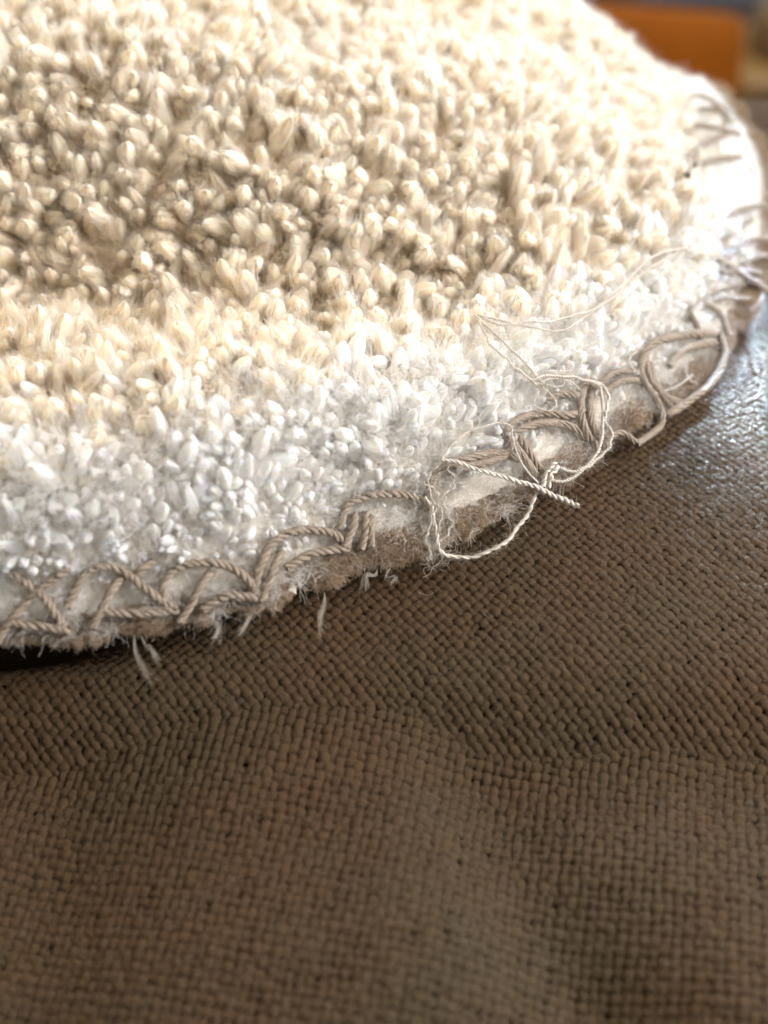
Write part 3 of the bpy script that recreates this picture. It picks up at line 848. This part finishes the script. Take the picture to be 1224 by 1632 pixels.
# little wisps hanging from the underside
M_WISP = M_BACK
def wisp(px, py, qx, qy, n, seed):
    a = hit(px, py, 0.0005); b = on_plane(qx, qy, 0.0035 if py < 1030 else 0.001)
    r = np.random.default_rng(seed)
    t = np.linspace(0, 1, 9)
    mid = r.normal(0, 0.0007, 3); mid2 = r.normal(0, 0.0004, 3)
    P = []
    for q in range(n):
        off = r.normal(0, 0.00016, 3)
        P.append(a + (b - a) * (t * r.uniform(0.75, 1.05))[:, None] + off * (0.3 + 2.4 * t ** 4)[:, None] + (mid + r.normal(0, 0.0002, 3)) * np.sin(np.pi * t)[:, None] + mid2 * np.sin(2 * np.pi * t)[:, None])
    V, F = tubes(np.array(P), np.repeat((0.000017 * r.uniform(0.7, 1.4, n))[:, None], 9, 1), 3)
    obj("hanging_wisp", mesh_from("hanging_wisp", V + boff, F, M_THREAD), blanket)
wisp(214, 1012, 243, 1086, 14, 41)
wisp(222, 1008, 254, 1056, 16, 42)
wisp(342, 975, 343, 1020, 22, 43)
wisp(384, 980, 383, 1012, 20, 44)
wisp(517, 945, 514, 1010, 16, 45)
wisp(602, 905, 582, 942, 14, 46)
wisp(625, 900, 627, 932, 12, 47)
wisp(764, 838, 752, 868, 14, 48)

# ------------------------------------------------------------------ what is out of focus behind
def rounded_box(name, size, bev, mat, parent=None, loc=(0, 0, 0), rot=(0, 0, 0), puff=0.0, cuts=6):
    import bmesh
    bm = bmesh.new()
    bmesh.ops.create_cube(bm, size=1.0)
    bmesh.ops.subdivide_edges(bm, edges=bm.edges[:], cuts=cuts, use_grid_fill=True)
    sx, sy, sz = size
    for v in bm.verts:
        p = v.co.copy()
        bul = (1 - (2 * p.x) ** 2) * (1 - (2 * p.y) ** 2)
        q = Vector((p.x * sx, p.y * sy, p.z * sz))
        core = Vector((max(-sx / 2 + bev, min(sx / 2 - bev, q.x)), max(-sy / 2 + bev, min(sy / 2 - bev, q.y)), max(-sz / 2 + bev, min(sz / 2 - bev, q.z))))
        dv = q - core
        if dv.length > 1e-6: q = core + dv.normalized() * min(dv.length, bev)
        q.z += puff * bul * (1 if p.z > 0 else -1) * (abs(p.z) * 2)
        v.co = q
    me = bpy.data.meshes.new(name); bm.to_mesh(me); bm.free()
    for p in me.polygons: p.use_smooth = True
    me.materials.append(mat)
    o = obj(name, me, parent); o.location = loc; o.rotation_euler = rot
    return o
M_ORANGE = plain_mat("orange_leather", (0.25, 0.072, 0.004), 0.8, (0.20, 0.052, 0.003), 40, 0.3, 0.08)
M_WOOD = plain_mat("golden_wood", (0.26, 0.15, 0.045), 0.5, (0.16, 0.08, 0.022), 30)
M_DARK = plain_mat("dark_floor", (0.035, 0.028, 0.025), 0.6, (0.06, 0.045, 0.035), 8)
M_GREY = plain_mat("grey_metal", (0.22, 0.22, 0.23), 0.4, (0.3, 0.3, 0.31), 20)
M_AMBER = plain_mat("brown_glass", (0.16, 0.10, 0.06), 0.3, (0.22, 0.14, 0.08), 20)
M_GREYBOX = plain_mat("dark_grey_card", (0.10, 0.10, 0.115), 0.6, (0.13, 0.13, 0.145), 20)
M_PALEWOOD = plain_mat("pale_wood", (0.42, 0.32, 0.16), 0.5, (0.34, 0.24, 0.10), 30)
M_PINK = plain_mat("pink_cloth", (0.55, 0.25, 0.22), 0.9, (0.45, 0.18, 0.17), 20)

sheet_o = sheet("floor", lambda x, y: -0.45 + 0 * x, -2.0, 2.0, -0.5, 4.0, 0.5, 0.0, M_DARK, None, np.zeros(3))
sheet_o["kind"] = "structure"

def at(px, py, dist):
    d_ = ray(px, py); return CAM + d_ * dist
# an upright orange cushion, its right end showing beside the blanket
cu = empty("cushion", tuple(at(915, 160, 0.80)), label="orange leather cushion leaning upright, blurred behind the blanket's far edge", category="cushion")
cr = Matrix.Rotation(R_(2), 3, 'Z') @ Matrix.Rotation(R_(5), 3, 'Y') @ Matrix.Rotation(R_(-24), 3, 'X')
cc_ = cr @ Vector((0, 0, 0.0575 - 0.302 / 2))
rounded_box("cover", (0.20, 0.055, 0.302), 0.009, M_ORANGE, cu, tuple(cc_), (R_(-24), R_(5), R_(2)), puff=0.0, cuts=11)
rounded_box("piping", (0.203, 0.006, 0.305), 0.003, M_ORANGE, cu, tuple(cc_), (R_(-24), R_(5), R_(2)), cuts=7)
# a wooden stool with a jar on it, a grey box and a pink cloth farther back
st = at(1215, 112, 1.02)
stool = empty("wooden_stool", (st[0], st[1], -0.45), label="golden wooden stool behind the right end of the orange cushion", category="stool")
zt = st[2] + 0.45
rounded_box("seat", (0.13, 0.12, 0.014), 0.005, M_WOOD, stool, (0.040, 0.02, zt))
for lx in (-0.014, 0.094):
    for ly in (-0.03, 0.07):
        rounded_box("leg", (0.016, 0.016, zt - 0.008), 0.004, M_WOOD, stool, (lx, ly, (zt - 0.008) / 2))
rounded_box("rail", (0.10, 0.010, 0.012), 0.004, M_WOOD, stool, (0.040, -0.03, zt - 0.030))
import bmesh
def lathe(name, prof, mat, parent, loc, seg=28):
    V = []; F = []
    for rr, zz in prof:
        for q in range(seg):
            a = 2 * math.pi * q / seg; V.append((rr * math.cos(a), rr * math.sin(a), zz))
    for r0 in range(len(prof) - 1):
        for q in range(seg):
            q2 = (q + 1) % seg
            F.append((r0 * seg + q, r0 * seg + q2, (r0 + 1) * seg + q2, (r0 + 1) * seg + q))
    o = obj(name, mesh_from(name, np.array(V), np.array(F), mat), parent); o.location = loc
    return o
jar = empty("jar", (st[0] + 0.012, st[1] + 0.02, st[2] + 0.0075), label="brown jar with a grey lid standing on the wooden stool", category="jar")
lathe("glass_body", [(0.001, 0), (0.018, 0), (0.022, 0.003), (0.0225, 0.03), (0.020, 0.038), (0.016, 0.041)], M_AMBER, jar, (0, 0, 0))
lathe("lid", [(0.0185, 0.040), (0.019, 0.042), (0.019, 0.054), (0.017, 0.056), (0.001, 0.056)], M_GREY, jar, (0, 0, 0))
bx = at(1150, 10, 1.25)
box = empty("storage_box", (bx[0], bx[1], -0.45), label="dark grey box blurred at the top right behind the cushion", category="box")
hb = bx[2] + 0.45
rounded_box("body", (0.16, 0.10, hb), 0.008, M_GREYBOX, box, (0.0, 0.05, hb / 2))
rounded_box("lid", (0.165, 0.105, 0.012), 0.004, M_GREYBOX, box, (0.0, 0.05, hb + 0.0065))
for q, (px_, py_, lb) in enumerate([(1102, -2, "pale wooden block standing on the dark grey box"), ]):
    wbk = np.array([at(px_, py_, 1.26)[0], bx[1] + 0.03, bx[2] + 0.0125 + 0.024])
    w_o = rounded_box("wooden_block", (0.022, 0.02, 0.05), 0.004, M_PALEWOOD, None, tuple(wbk), (0, 0, R_(20)))
    w_o["label"] = lb; w_o["category"] = "block"
pk = at(775, -8, 1.41)
p_o = rounded_box("pink_cloth", (0.08, 0.066, 0.040), 0.016, M_PINK, None, (pk[0], pk[1], -0.43), (0.0, 0.0, 0.4), puff=0.004)
p_o["label"] = "folded pink cloth at the top edge left of the cushion"; p_o["category"] = "cloth"
bpy.context.view_layer.update()
print("TUFTS", n_tuft, "FLUFF", n_fluff, "WEAVE TRIS", n_weave)
